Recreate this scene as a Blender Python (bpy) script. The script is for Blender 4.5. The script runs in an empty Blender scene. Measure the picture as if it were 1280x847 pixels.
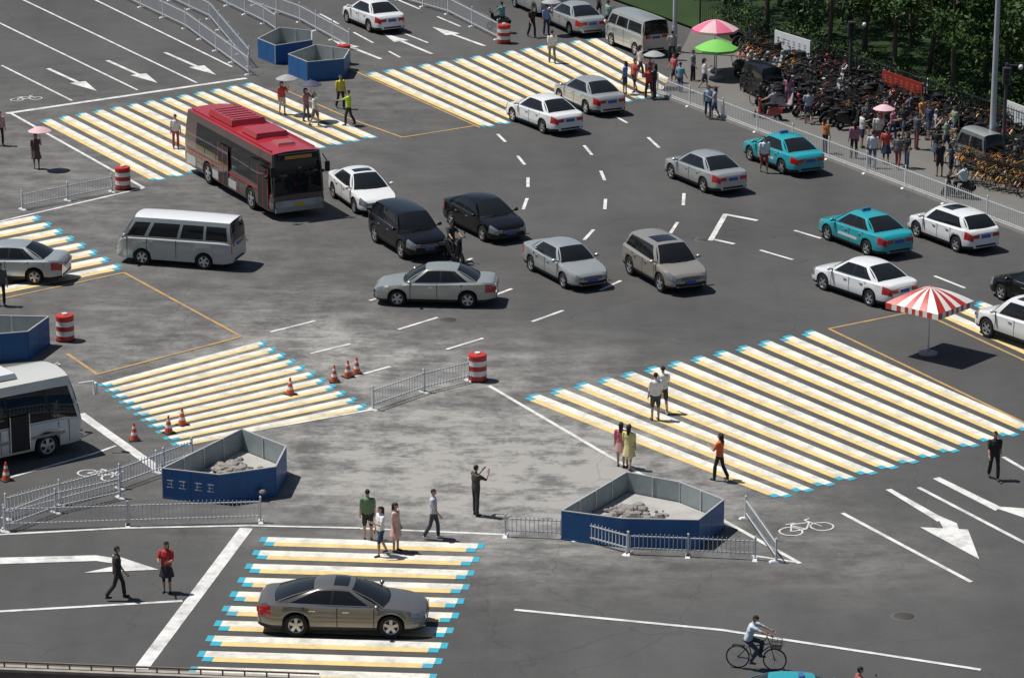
import bpy, math, random
import numpy as np
from mathutils import Vector, Matrix
random.seed(11); np.random.seed(11)
R_=math.radians
# ------------------------------------------------------------------ survey
# The site was surveyed from the photograph: S(px,py,h) returns the world position (metres)
# of a surveyed photo point lying on the ground (or at height h). Everything stands on that ground.
F=4327.0; CX=640.0; CY=423.5; TH=R_(17.0); CH=36.94
def S(px,py,h=0.0):
    u=(px-CX)/F; v=(py-CY)/F; c=math.cos(TH); s=math.sin(TH)
    t=(CH-h)/(s+v*c)
    return Vector((u*t,(c-v*s)*t,h))
def heading(a,b):
    d=b-a; return math.atan2(d.y,d.x)
# ------------------------------------------------------------------ materials
MC={}
def mat(name,col,rough=0.6,metal=0.0,coat=0.0,var=0.12,scale=6.0,spec=0.5,bump=0.0,col2=None):
    key=(name,tuple(col),rough,metal)
    if key in MC: return MC[key]
    m=bpy.data.materials.new(name); m.use_nodes=True
    nt=m.node_tree; b=nt.nodes['Principled BSDF']
    b.inputs['Roughness'].default_value=rough; b.inputs['Metallic'].default_value=metal
    b.inputs['Coat Weight'].default_value=coat; b.inputs['Coat Roughness'].default_value=0.03
    b.inputs['Specular IOR Level'].default_value=spec
    tc=nt.nodes.new('ShaderNodeTexCoord'); n=nt.nodes.new('ShaderNodeTexNoise')
    n.inputs['Scale'].default_value=scale; n.inputs['Detail'].default_value=4
    nt.links.new(tc.outputs['Object'],n.inputs['Vector'])
    mx=nt.nodes.new('ShaderNodeMix'); mx.data_type='RGBA'
    a=[max(0,c*(1-var)) for c in col]; c2=col2 if col2 else [min(1,c*(1+var)) for c in col]
    mx.inputs[6].default_value=(*a,1); mx.inputs[7].default_value=(*c2,1)
    nt.links.new(n.outputs['Fac'],mx.inputs[0]); nt.links.new(mx.outputs[2],b.inputs['Base Color'])
    if bump>0:
        bp=nt.nodes.new('ShaderNodeBump'); bp.inputs['Strength'].default_value=bump; bp.inputs['Distance'].default_value=0.02
        nt.links.new(n.outputs['Fac'],bp.inputs['Height']); nt.links.new(bp.outputs[0],b.inputs['Normal'])
    MC[key]=m; return m
def paintm(name,col,metal=0.3,spec=.5,coat=.8,rough=.30): return mat(name,col,rough,metal,coat,0.06,1.5,spec)
GLASS=mat('tinted_glass',(0.012,0.014,0.016),0.03,0,0,0.2,2,0.38)
BLK=mat('black_trim',(0.015,0.015,0.015),0.5,spec=.3)
TYRE=mat('tyre_rubber',(0.018,0.018,0.018),0.85,spec=.3)
RIM=mat('alloy_rim',(0.5,0.5,0.51),0.3,0.7)
LAMP=mat('headlamp_lens',(0.26,0.28,0.30),0.06,0.4,1.0,.5,9)
TAIL=mat('tail_lamp',(0.40,0.010,0.008),0.15,0,1.0)
PLATE=mat('number_plate',(0.03,0.09,0.40),0.4)
CHR=mat('chrome',(0.65,0.65,0.65),0.15,0.9)
STEEL=mat('galvanised_steel',(0.45,0.46,0.47),0.45,0.2)
WHITEP=mat('white_enamel',(0.68,0.69,0.69),0.4)
# ------------------------------------------------------------------ mesh builder
class MB:
    def __init__(s): s.V=[];s.F=[];s.M=[];s.S=[];s.mats=[]
    def mi(s,m):
        if m not in s.mats: s.mats.append(m)
        return s.mats.index(m)
    def add(s,V,Fc,m,smooth=False,T=None):
        o=len(s.V)
        for v in V:
            v=Vector(v)
            if T is not None: v=T@v
            s.V.append(tuple(v))
        multi=isinstance(m,list)
        for k,f in enumerate(Fc):
            s.F.append([o+i for i in f]); s.M.append(s.mi(m[k] if multi else m)); s.S.append(smooth)
    def box(s,c,d,m,T=None,rz=0,taper=1.0):
        cx,cy,cz=c; hx,hy,hz=d[0]/2,d[1]/2,d[2]/2
        V=[]
        for z,t in ((-hz,1),(hz,taper)):
            for x,y in ((-hx,-hy),(hx,-hy),(hx,hy),(-hx,hy)):
                x*=t;y*=t
                V.append((cx+x*math.cos(rz)-y*math.sin(rz),cy+x*math.sin(rz)+y*math.cos(rz),cz+z))
        s.add(V,[(0,3,2,1),(4,5,6,7),(0,1,5,4),(1,2,6,5),(2,3,7,6),(3,0,4,7)],m,False,T)
    def tube(s,a,b,ra,rb,m,n=8,T=None,caps=True,smooth=True):
        a=Vector(a);b=Vector(b);d=(b-a)
        if d.length<1e-6:return
        d.normalize(); u=d.orthogonal().normalized(); w=d.cross(u)
        V=[];Fc=[]
        for p,r in ((a,ra),(b,rb)):
            for i in range(n):
                t=2*math.pi*i/n; V.append(p+u*(r*math.cos(t))+w*(r*math.sin(t)))
        for i in range(n): Fc.append((i,(i+1)%n,n+(i+1)%n,n+i))
        if caps: Fc.append(tuple(range(n-1,-1,-1))); Fc.append(tuple(range(n,2*n)))
        s.add(V,Fc,m,smooth,T)
    def grid(s,P,mf,T=None,smooth=True):
        nu=len(P);nv=len(P[0]); V=[p for r in P for p in r]; Fc=[];ms=[]
        for i in range(nu-1):
            for j in range(nv-1):
                mm=mf(i,j) if callable(mf) else mf
                if mm is None: continue
                Fc.append((i*nv+j,(i+1)*nv+j,(i+1)*nv+j+1,i*nv+j+1)); ms.append(mm)
        s.add(V,Fc,ms,smooth,T)
    def lathe(s,prof,m,n=16,T=None,smooth=True):  # prof (r,z) about z
        P=[[(r*math.cos(2*math.pi*k/n),r*math.sin(2*math.pi*k/n),z) for (r,z) in prof] for k in range(n+1)]
        s.grid(P,m,T,smooth)
    def sphere(s,c,r,m,n=8,T=None,sc=(1,1,1)):
        P=[]
        for i in range(n+1):
            a=2*math.pi*i/n
            P.append([(c[0]+r*sc[0]*math.sin(math.pi*j/(n//2+1))*math.cos(a),c[1]+r*sc[1]*math.sin(math.pi*j/(n//2+1))*math.sin(a),c[2]+r*sc[2]*math.cos(math.pi*j/(n//2+1))) for j in range(n//2+2)])
        s.grid(P,m,T)
    def build(s,name,loc=(0,0,0),rz=0,angle=40,link=True):
        me=bpy.data.meshes.new(name); me.from_pydata(s.V,[],s.F)
        for m in s.mats: me.materials.append(m)
        me.polygons.foreach_set('material_index',s.M); me.polygons.foreach_set('use_smooth',s.S)
        me.update()
        try: me.set_sharp_from_angle(angle=R_(angle))
        except Exception: pass
        o=bpy.data.objects.new(name,me); o.location=loc; o.rotation_euler=(0,0,rz)
        bpy.context.collection.objects.link(o); return o
# ------------------------------------------------------------------ vehicles
def wheel(mb,cx,cy,r,wd,sg,T=None):
    M=Matrix.Translation((cx,cy,r))@Matrix.Rotation(-sg*math.pi/2,4,'X')
    if T is not None: M=T@M
    h=wd/2
    mb.lathe([(r*.66,h-.035),(r*.70,h),(r*.93,h),(r,h-.03),(r,-h+.03),(r*.93,-h),(r*.3,-h)],TYRE,22,M)
    mb.lathe([(0.001,h-.06),(r*.68,h-.05)],BLK,22,M)
    mb.lathe([(r*.58,h-.03),(r*.64,h-.012),(r*.69,h-.02)],RIM,22,M)
    mb.lathe([(0.001,h-.012),(r*.16,h-.016),(r*.18,h-.05)],RIM,10,M)
    for k in range(5):
        a=2*math.pi*k/5+.3; c,s_=math.cos(a),math.sin(a)
        def q(rr,w,z): return [(c*rr-s_*w,s_*rr+c*w,z),(c*rr+s_*w,s_*rr-c*w,z)]
        V=q(r*.1,r*.12,h-.02)+q(r*.62,r*.15,h-.025)
        mb.add(V,[(0,1,3,2)],RIM,False,M)
def car(name,p,paint,rear,front,side,roofmat=None,extra=None):
    L,W,H,wb,fo,r=p['L'],p['W'],p['H'],p['wb'],p['fo'],p['r']
    sill=p.get('sill',.21); xf=L/2-fo; xr=xf-wb; Ra=r+p.get('gap',.05)
    mb=MB(); low=p.get('low',paint)
    ts=set(np.round(np.linspace(0,1,37),4)); ts|={.008,.02,.98,.992}
    xs=[L/2-t*L for t in ts]
    xs=[x for x in xs if min(abs(x-xf),abs(x-xr))>Ra+.03]
    for xw in (xf,xr):
        xs+= [xw+Ra+.012,xw-Ra-.012]+[xw+Ra*math.cos(a) for a in np.linspace(0,math.pi,13)]
    xs=sorted(set(xs),reverse=True)
    tarr=np.array([(L/2-x)/L for x in xs])
    zk=p['zt']; wk=p['w']
    tt=np.linspace(0,1,201)
    def sm(keys,n=4):
        a=np.interp(tt,[k[0] for k in keys],[k[1] for k in keys])
        for _ in range(n): a[1:-1]=(a[:-2]+2*a[1:-1]+a[2:])/4
        return a
    Zt=sm(zk,5); Wt=sm(wk,4)*W/2
    zt=lambda t: float(np.interp(t,tt,Zt)); wt=lambda t: float(np.interp(t,tt,Wt))
    P=[]
    for x,t in zip(xs,tarr):
        z=zt(t); w=wt(t); zb=sill+ (.05*(1-t/.06) if t<.06 else 0)+(.08*((t-.92)/.08) if t>.92 else 0)
        for xw in (xf,xr):
            d=abs(x-xw)
            if d<=Ra+1e-6: zb=r+math.sqrt(max(0,Ra*Ra-d*d))
        zb=min(zb,z-.12); zs=z-p.get('sh',.08)
        row=[(w*.945,zb),(w*.992,zb+(zs-zb)*.18),(w,zb+(zs-zb)*.55),(w*.975,zb+(zs-zb)*.80),(w*.972,zs),(w*.90,z-.008),(w*.55,z+.018),(0,z+.026)]
        sec=[(x,-y,q) for (y,q) in row]+[(x,y,q) for (y,q) in row[::-1][1:]]
        P.append(sec)
    n=len(P[0])
    lf,lr=p.get('lampf',.09),p.get('lampr',.925)
    def mf(i,j):
        t=(tarr[i]+tarr[i+1])/2; jj=min(j,n-2-j)
        if jj in p.get('lrows_f',(2,3,4)) and t<lf: return LAMP
        if jj in p.get('lrows_r',(2,3)) and t>lr: return TAIL
        if jj==0 and p.get('trim',True): return BLK
        if 'low' in p and jj<=1: return low
        return paint
    mb.grid(P,mf)
    for row,sg in ((P[0],1),(P[-1],-1)):
        mb.add(row,[tuple(range(n)) if sg<0 else tuple(range(n-1,-1,-1))],paint,False)
    mb.box((0,0,(sill+.62)/2),(L*.93,W-.42,.62-sill),BLK)
    mb.box(((xf+xr)/2,0,sill+.05),(wb-2*Ra,W*.93,.08),BLK)
    # greenhouse
    ta,tb,tc,td=p['gh']; X=lambda t:L/2-t*L
    ya=wt(ta)*p.get('ya',.91); yd=wt(td)*p.get('yd',.90); yr=W/2*p.get('yr',.66)
    za=zt(ta)-.012; zd=zt(td)-.012; crown=p.get('crown',.05); zr0=H-crown; ar=p.get('arc',.035); wsb=p.get('wsb',.16)
    def roof(u,s_):
        return ((X(tb)*(1-u)+X(tc)*u)+(1-s_*s_)*(.07*(1-u)-.05*u), s_*yr*(1-.04*(abs(2*u-1)**3)), zr0-ar*(abs(2*u-1)**2.2)+crown*(1-abs(s_)**2.4))
    ss=[-1,-.93,-.7,-.4,0,.4,.7,.93,1]
    rp=[[roof(u,s_) for s_ in ss] for u in np.linspace(0,1,9)]
    rm=roofmat or paint
    sun=p.get('sunroof')
    mb.grid(rp,lambda i,j: GLASS if (sun and 1<=i<=3 and 2<=j<=5) else rm)
    vs=[0,.05,.3,.55,.8,.93,1]
    def ws(v,s_):
        b=Vector((X(ta)+wsb*(1-s_*s_),s_*ya,za+.03*(1-s_*s_))); t_=Vector(roof(0,s_)); q=b.lerp(t_,v); q.x+=.05*math.sin(math.pi*v); q.z+=.02*math.sin(math.pi*v); return q
    mb.grid([[ws(v,s_) for s_ in ss] for v in vs],lambda i,j: paint if j in (0,7) else (BLK if i==0 else GLASS))
    for s_ in (-.45,.15):
        q0=ws(.03,s_); q1=ws(.10,s_+.5); mb.tube(q0+Vector((.02,0,.02)),q1+Vector((.02,0,.02)),.009,.007,BLK,4)
    def rw(v,s_):
        b=Vector((X(td)-p.get('rwb',.10)*(1-s_*s_),s_*yd,zd+.03*(1-s_*s_))); t_=Vector(roof(1,s_)); q=b.lerp(t_,v); q.x-=.04*math.sin(math.pi*v);q.z+=.02*math.sin(math.pi*v); return q
    rv0=p.get('rv0',0)
    mb.grid([[rw(v,s_) for s_ in ss] for v in vs],lambda i,j: paint if (j in (0,7) or i<rv0) else GLASS)
    us=p['us']
    uu=sorted(set([a for a,b in us]+[b for a,b in us]+[0,1]+list(np.linspace(0,1,13))))
    va,vb=p.get('vg',(.05,.9)); vv=[0,va,.35,.6,.8,vb,1]
    for sg in (-1,1):
        def sd(u,v):
            t=ta*(1-u)+td*u; b=Vector((X(t),sg*(ya*(1-u)+yd*u+p.get('sb',.03)*math.sin(math.pi*u)),zt(t)-.012)); tp=Vector(roof(u,sg)); tp.x=(X(tb)*(1-u)+X(tc)*u)
            q=b.lerp(tp,v); q.y+=sg*.03*math.sin(math.pi*v); return q
        def mg(i,j):
            um=(uu[i]+uu[i+1])/2; vm=(vv[j]+vv[j+1])/2
            if vm<va: return CHR if (p.get('belt') and us[0][0]<um<us[-1][1]) else paint
            if vm>vb: return paint
            for a,b in us:
                if a<um<b: return GLASS
            return BLK if (p.get('bpil',True) and us[0][0]<um<us[-1][1]) else paint
        mb.grid([[sd(u,v) for v in vv] for u in uu],mg)
        for t in p.get('seams',()):
            w=wt(t)+.003; z1=zt(t)-.05; x=X(t)
            mb.add([(x,sg*(w-.01),sill+.1),(x,sg*w,(sill+z1)/2),(x,sg*(w*.978+.003),z1),(x-.022,sg*(w-.01),sill+.1),(x-.022,sg*w,(sill+z1)/2),(x-.022,sg*(w*.978+.003),z1)],[(0,3,4,1),(1,4,5,2)],BLK)
        for t in p.get('handles',()):
            mb.box((X(t),sg*(wt(t)*.985+.008),zt(t)-.17),(.18,.035,.03),CHR if p.get('belt') else paint)
        mx=X(ta+.035); mz=zt(ta)+p.get('mz',.08)
        mb.sphere((mx,sg*(wt(ta)+.09),mz),.1,p.get('mirror',paint),8,None,(.75,1.05,.75))
        mb.box((mx,sg*(wt(ta)*.93+.02),mz-.04),(.06,.16,.03),BLK)
        for xw in (xf,xr): wheel(mb,xw,sg*(W/2-.115-p.get('wi',0)),r,p.get('tw',.21),sg)
    if p.get('face',True):
        zf=zt(0.0)
        mb.box((L/2+.004,0,zf-.07),(.03,W*.44,.13),BLK)
        for k in range(3): mb.box((L/2+.014,0,zf-.115+.045*k),(.03,W*.42,.012),CHR)
        mb.box((L/2+.004,0,sill+.13),(.03,W*.56,.12),BLK)
        mb.box((L/2+.022,0,sill+.24),(.02,.44,.12),PLATE)
        zr_=zt(1.0)
        mb.box((-L/2-.008,0,zr_-.12),(.02,.44,.13),PLATE); mb.box((-L/2-.004,0,sill+.15),(.02,W*.55,.08),BLK)
        mb.box((-L/2-.008,0,zr_-.02),(.02,W*.30,.025),CHR)
        for sg in (-1,1):
            mb.box((-L/2-.008,sg*W*.275,zr_-.09),(.03,W*.17,.15),TAIL)
            mb.box((L/2+.002,sg*W*.29,zf-.05),(.03,W*.15,.12),LAMP)
            mb.box((L/2+.006,sg*W*.31,sill+.16),(.03,.14,.09),BLK)
    if extra: extra(mb,L,W,H,X,zt,wt,roof)
    a=S(*rear); b=S(*front); h=heading(a,b); d=Vector((math.cos(h),math.sin(h),0)); nl=Vector((-d.y,d.x,0))
    mid=(a+b)/2; off=(W/2-.05)
    c=mid+nl*off*(1 if side=='R' else -1) - d*((xf+xr)/2)
    return mb.build(name,c,h,38)
wsed=[(0,.66),(.012,.78),(.04,.89),(.1,.965),(.22,1),(.75,1),(.9,.955),(.965,.88),(.99,.8),(1,.7)]
SEDAN=dict(L=4.6,W=1.78,H=1.46,wb=2.66,fo=.9,r=.315,zt=[(0,.60),(.012,.67),(.05,.75),(.14,.84),(.25,.90),(.29,.93),(.5,.95),(.8,.985),(.88,1.0),(.965,.99),(.985,.94),(1,.84)],w=wsed,
  gh=(.265,.43,.68,.845),us=[(.10,.475),(.505,.80),(.825,.89)],seams=(.30,.52,.72),handles=(.47,.67),yr=.63,belt=True)
OLD=dict(SEDAN,L=4.55,W=1.70,H=1.43,gh=(.27,.40,.67,.80),r=.30,yr=.66,wsb=.08,lampf=.04)
CC=dict(SEDAN,L=4.8,W=1.85,H=1.42,wb=2.71,fo=.97,r=.34,gh=(.25,.44,.66,.89),us=[(.12,.47),(.495,.88)],sunroof=True,arc=.05,crown=.06)
SUV=dict(SEDAN,L=4.5,W=1.82,H=1.68,wb=2.62,fo=.88,r=.36,sill=.29,zt=[(0,.72),(.012,.8),(.05,.88),(.14,.97),(.24,1.03),(.29,1.05),(.5,1.07),(.8,1.1),(.95,1.11),(.985,1.02),(1,.90)],
  gh=(.25,.38,.86,.955),us=[(.10,.43),(.455,.76),(.785,.92)],sunroof=True,yr=.70,rwb=.06,lampr=.94)
HATCH=dict(SEDAN,L=4.3,W=1.78,H=1.48,wb=2.6,fo=.87,gh=(.26,.40,.82,.94),us=[(.10,.45),(.475,.80),(.82,.88)],zt=[(0,.58),(.012,.66),(.05,.74),(.14,.84),(.25,.92),(.29,.94),(.5,.96),(.8,1.0),(.95,1.02),(.985,.95),(1,.85)],yr=.69)
VAN=dict(L=4.85,W=1.72,H=1.98,wb=2.57,fo=1.1,r=.32,sill=.26,zt=[(0,.62),(.01,.8),(.03,.98),(.06,1.09),(.12,1.14),(.3,1.15),(.9,1.15),(1,1.12)],w=[(0,.8),(.015,.9),(.05,.97),(.1,1),(.95,1),(.99,.96),(1,.93)],
  gh=(.055,.165,.975,.995),us=[(.04,.20),(.235,.50),(.53,.74),(.765,.965)],yr=.82,ya=.955,yd=.965,wsb=.10,rwb=.02,crown=.07,seams=(.1,.27,.52),handles=(.25,.31),arc=.02,sb=.0,bpil=False,vg=(.06,.78),lampf=.035,lampr=.99,trim=False,mz=.14,lrows_f=(2,3))
MICRO=dict(VAN,L=4.1,W=1.62,H=1.9,wb=2.5,fo=.8,us=[(.04,.24),(.27,.56),(.59,.95)])
lgray=mat('grey_skirt',(.42,.43,.43),.4)
BUS=dict(L=9.6,W=2.45,H=2.85,wb=4.7,fo=2.2,r=.46,sill=.32,gap=.07,zt=[(0,1.0),(.005,1.08),(.5,1.16),(1,1.16)],w=[(0,.93),(.01,.98),(.03,1),(.97,1),(.99,.98),(1,.95)],
  gh=(.004,.022,.975,.996),us=[(.012,.11),(.125,.24),(.25,.37),(.38,.50),(.51,.63),(.64,.76),(.77,.87)],yr=.90,ya=.985,yd=.985,wsb=.10,rwb=.03,crown=.10,arc=.02,sb=0,vg=(.05,.80),
  lampf=.02,lampr=.995,lrows_f=(1,),trim=False,wi=.03,tw=.28,mz=.75,seams=(.07,.12,.36,.40,.62),rv0=2,mirror=BLK,face=False,sh=.03)
silver=paintm('silver_paint',(.46,.48,.47),.5); white=paintm('white_paint',(.72,.73,.73),0); black=paintm('black_paint',(.006,.006,.007),0,.25,.35,.2)
greyp=paintm('bronze_grey_paint',(.18,.17,.155),.55); gold=paintm('champagne_paint',(.40,.37,.32),.5); teal=paintm('teal_paint',(.015,.31,.36),.0)
pale=paintm('pale_green_silver_paint',(.40,.42,.38),.5); vanp=paintm('van_grey_paint',(.36,.38,.38),.3); redp=paintm('bus_red_paint',(.36,.022,.03),0,.4,.4); bsil=paintm('bus_side_paint',(.11,.075,.07),.1,.4,.5)
car('sedan_car',CC,greyp,(371,795),(488,797),'R')
car('sedan_car',SEDAN,pale,(583,385),(498,383),'L')
car('sedan_car',OLD,silver,(662,338),(706,361),'R')
car('suv_car',SUV,gold,(783,341),(829,367),'R')
car('sedan_car',SEDAN,black,(561,281),(606,303),'R')
car('suv_car',SUV,black,(467,302),(503,324),'R')
car('sedan_car',dict(SEDAN,sunroof=True),white,(416,247),(444,267),'R')
car('sedan_car',SEDAN,white,(681,168),(638,151),'L')
car('sedan_car',SEDAN,silver,(735,144),(697,127),'L')
car('sedan_car',SEDAN,silver,(880,241),(838,223),'L')
car('hatchback_car',dict(HATCH,sunroof=True),white,(1195,315),(1145,296),'L')
car('sedan_car',SEDAN,white,(1085,382),(1030,363),'L')
car('sedan_car',SEDAN,black,(1306,395),(1254,376),'L')
car('suv_car',SUV,white,(1290,442),(1237,423),'L')
car('sedan_car',SEDAN,silver,(44,356),(-40,352),'L')
car('sedan_car',SEDAN,white,(465,42),(430,27),'L')
car('sedan_car',SEDAN,silver,(716,46),(682,30),'L')
def taxi_sign(mb,L,W,H,X,zt,wt,roof):
    mb.box((X(.50),0,H+.06),(.14,.42,.10),mat('taxi_sign_blue',(.05,.12,.3),.4),taper=.85)
    for sg in (-1,1):
        mb.add([(X(a),sg*(wt(a)+.004),z) for a,z in ((.36,.50),(.64,.50),(.64,.62),(.38,.62))],[(0,1,2,3)],mat('taxi_decal',(.55,.60,.60),.4))
car('taxi_car',SEDAN,teal,(976,217),(938,201),'L',extra=taxi_sign)
car('taxi_car',SEDAN,teal,(1084,320),(1033,300),'L',extra=taxi_sign)
car('taxi_car',SEDAN,teal,(945,924),(1062,927),'R',extra=taxi_sign)
car('passenger_van',VAN,vanp,(256,337),(177,331),'L',roofmat=white)
car('passenger_van',MICRO,silver,(800,72),(758,55),'L')
car('passenger_van',MICRO,silver,(672,22),(640,8),'L')
def bus_extra(mb,L,W,H,X,zt,wt,roof):
    mb.box((1.4,0,H+.10),(1.6,1.5,.20),redp,taper=.9); mb.box((-1.6,0,H+.11),(2.6,1.6,.24),redp,taper=.92)
    for k in range(6): mb.box((-2.6+k*.4,0,H+.235),(.06,1.2,.02),BLK)
    mb.box((3.3,0,H+.03),(.8,.8,.10),mat('hatch_grey',(.3,.08,.08),.5),taper=.85)
    for sg in (-1,1):
        mb.box((0.0,sg*.95,H-.035),(8.6,.05,.05),redp)
        mb.box((0,sg*(W/2+.004),1.05),(8.9,.012,.06),redp)
        mb.box((-.2,sg*(W/2+.004),.62),(2.6,.012,.34),lgray); mb.box((-3.9,sg*(W/2+.004),.66),(1.0,.012,.40),lgray)
    mb.box((L/2+.03,0,.62),(.06,2.0,.34),lgray); mb.box((L/2+.05,0,.42),(.08,2.15,.18),mat('bumper_grey',(.28,.28,.28),.5))
    mb.box((L/2-.02,0,2.62),(.10,1.7,.24),BLK); mb.box((L/2+.036,0,2.60),(.02,1.2,.14),mat('route_sign',(.5,.25,.05),.4))
    mb.box((L/2+.075,0,1.55),(.02,.04,1.0),BLK)
    for sg in (-1,1):
        mb.box((L/2+.07,sg*.9,.66),(.04,.32,.2),LAMP)
        mb.box((L/2+.2,sg*1.22,2.1),(.08,.2,.42),BLK); mb.tube((L/2,sg*1.1,2.6),(L/2+.2,sg*1.22,2.3),.025,.025,BLK)
    mb.box((L/2+.075,0,.6),(.02,.44,.13),mat('yellow_plate',(.6,.4,.03),.4))
    for x0 in (3.95,-.3):
        for dx in (-.27,.27): mb.box((x0+dx,-(W/2+.006),1.25),(.46,.016,1.7),GLASS)
        for dx in (-.53,0,.53): mb.box((x0+dx,-(W/2+.008),1.25),(.04,.022,1.75),redp)
car('city_bus',BUS,bsil,(258,228),(318,263),'R',roofmat=redp,extra=bus_extra)
def coach_extra(mb,L,W,H,X,zt,wt,roof):
    mb.box((1.0,0,H+.08),(1.4,1.2,.16),white,taper=.9); mb.box((-.9,0,H+.05),(.6,.6,.08),white,taper=.85)
    for sg in (-1,1):
        mb.tube((L/2-.1,sg*W*.46,2.3),(L/2+.35,sg*W*.56,2.35),.03,.03,WHITEP); mb.box((L/2+.38,sg*W*.57,2.1),(.08,.2,.42),WHITEP)
        mb.box((0,sg*(W/2+.003),.78),(6.2,.01,.10),mat('coach_stripe',(.25,.26,.26),.4))
    mb.box((L/2-2.35,-(W/2+.006),1.02),(.66,.014,1.2),BLK)
    for dx in (-.35,.35): mb.box((L/2-2.35+dx,-(W/2+.010),1.02),(.03,.022,1.24),CHR)
coachp=paintm('coach_white_paint',(.58,.58,.54),0)
COACH=dict(BUS,L=7.6,W=2.2,H=2.75,wb=3.9,fo=1.35,r=.40,gh=(.004,.06,.975,.996),us=[(.02,.14),(.155,.345),(.355,.55),(.56,.75),(.76,.95)],zt=[(0,.95),(.01,1.1),(.04,1.22),(.5,1.25),(1,1.25)],mirror=white,bpil=True,vg=(.03,.78))
car('coach_bus',COACH,coachp,(-85,602),(70,569),'R',extra=coach_extra)
CART=dict(MICRO,L=2.5,W=1.15,H=1.65,wb=1.6,fo=.4,r=.22,sill=.22,gh=(.06,.2,.9,.98),zt=[(0,.5),(.02,.7),(.06,.85),(.9,.9),(1,.85)],handles=(),tw=.12,wi=-.04,us=[(.06,.45),(.5,.93)],face=False)
car('covered_electric_cart',CART,black,(947,126),(929,118),'L')
car('covered_electric_cart',CART,paintm('cart_grey',(.12,.13,.13),0),(1224,214),(1196,203),'L',roofmat=silver)
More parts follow.
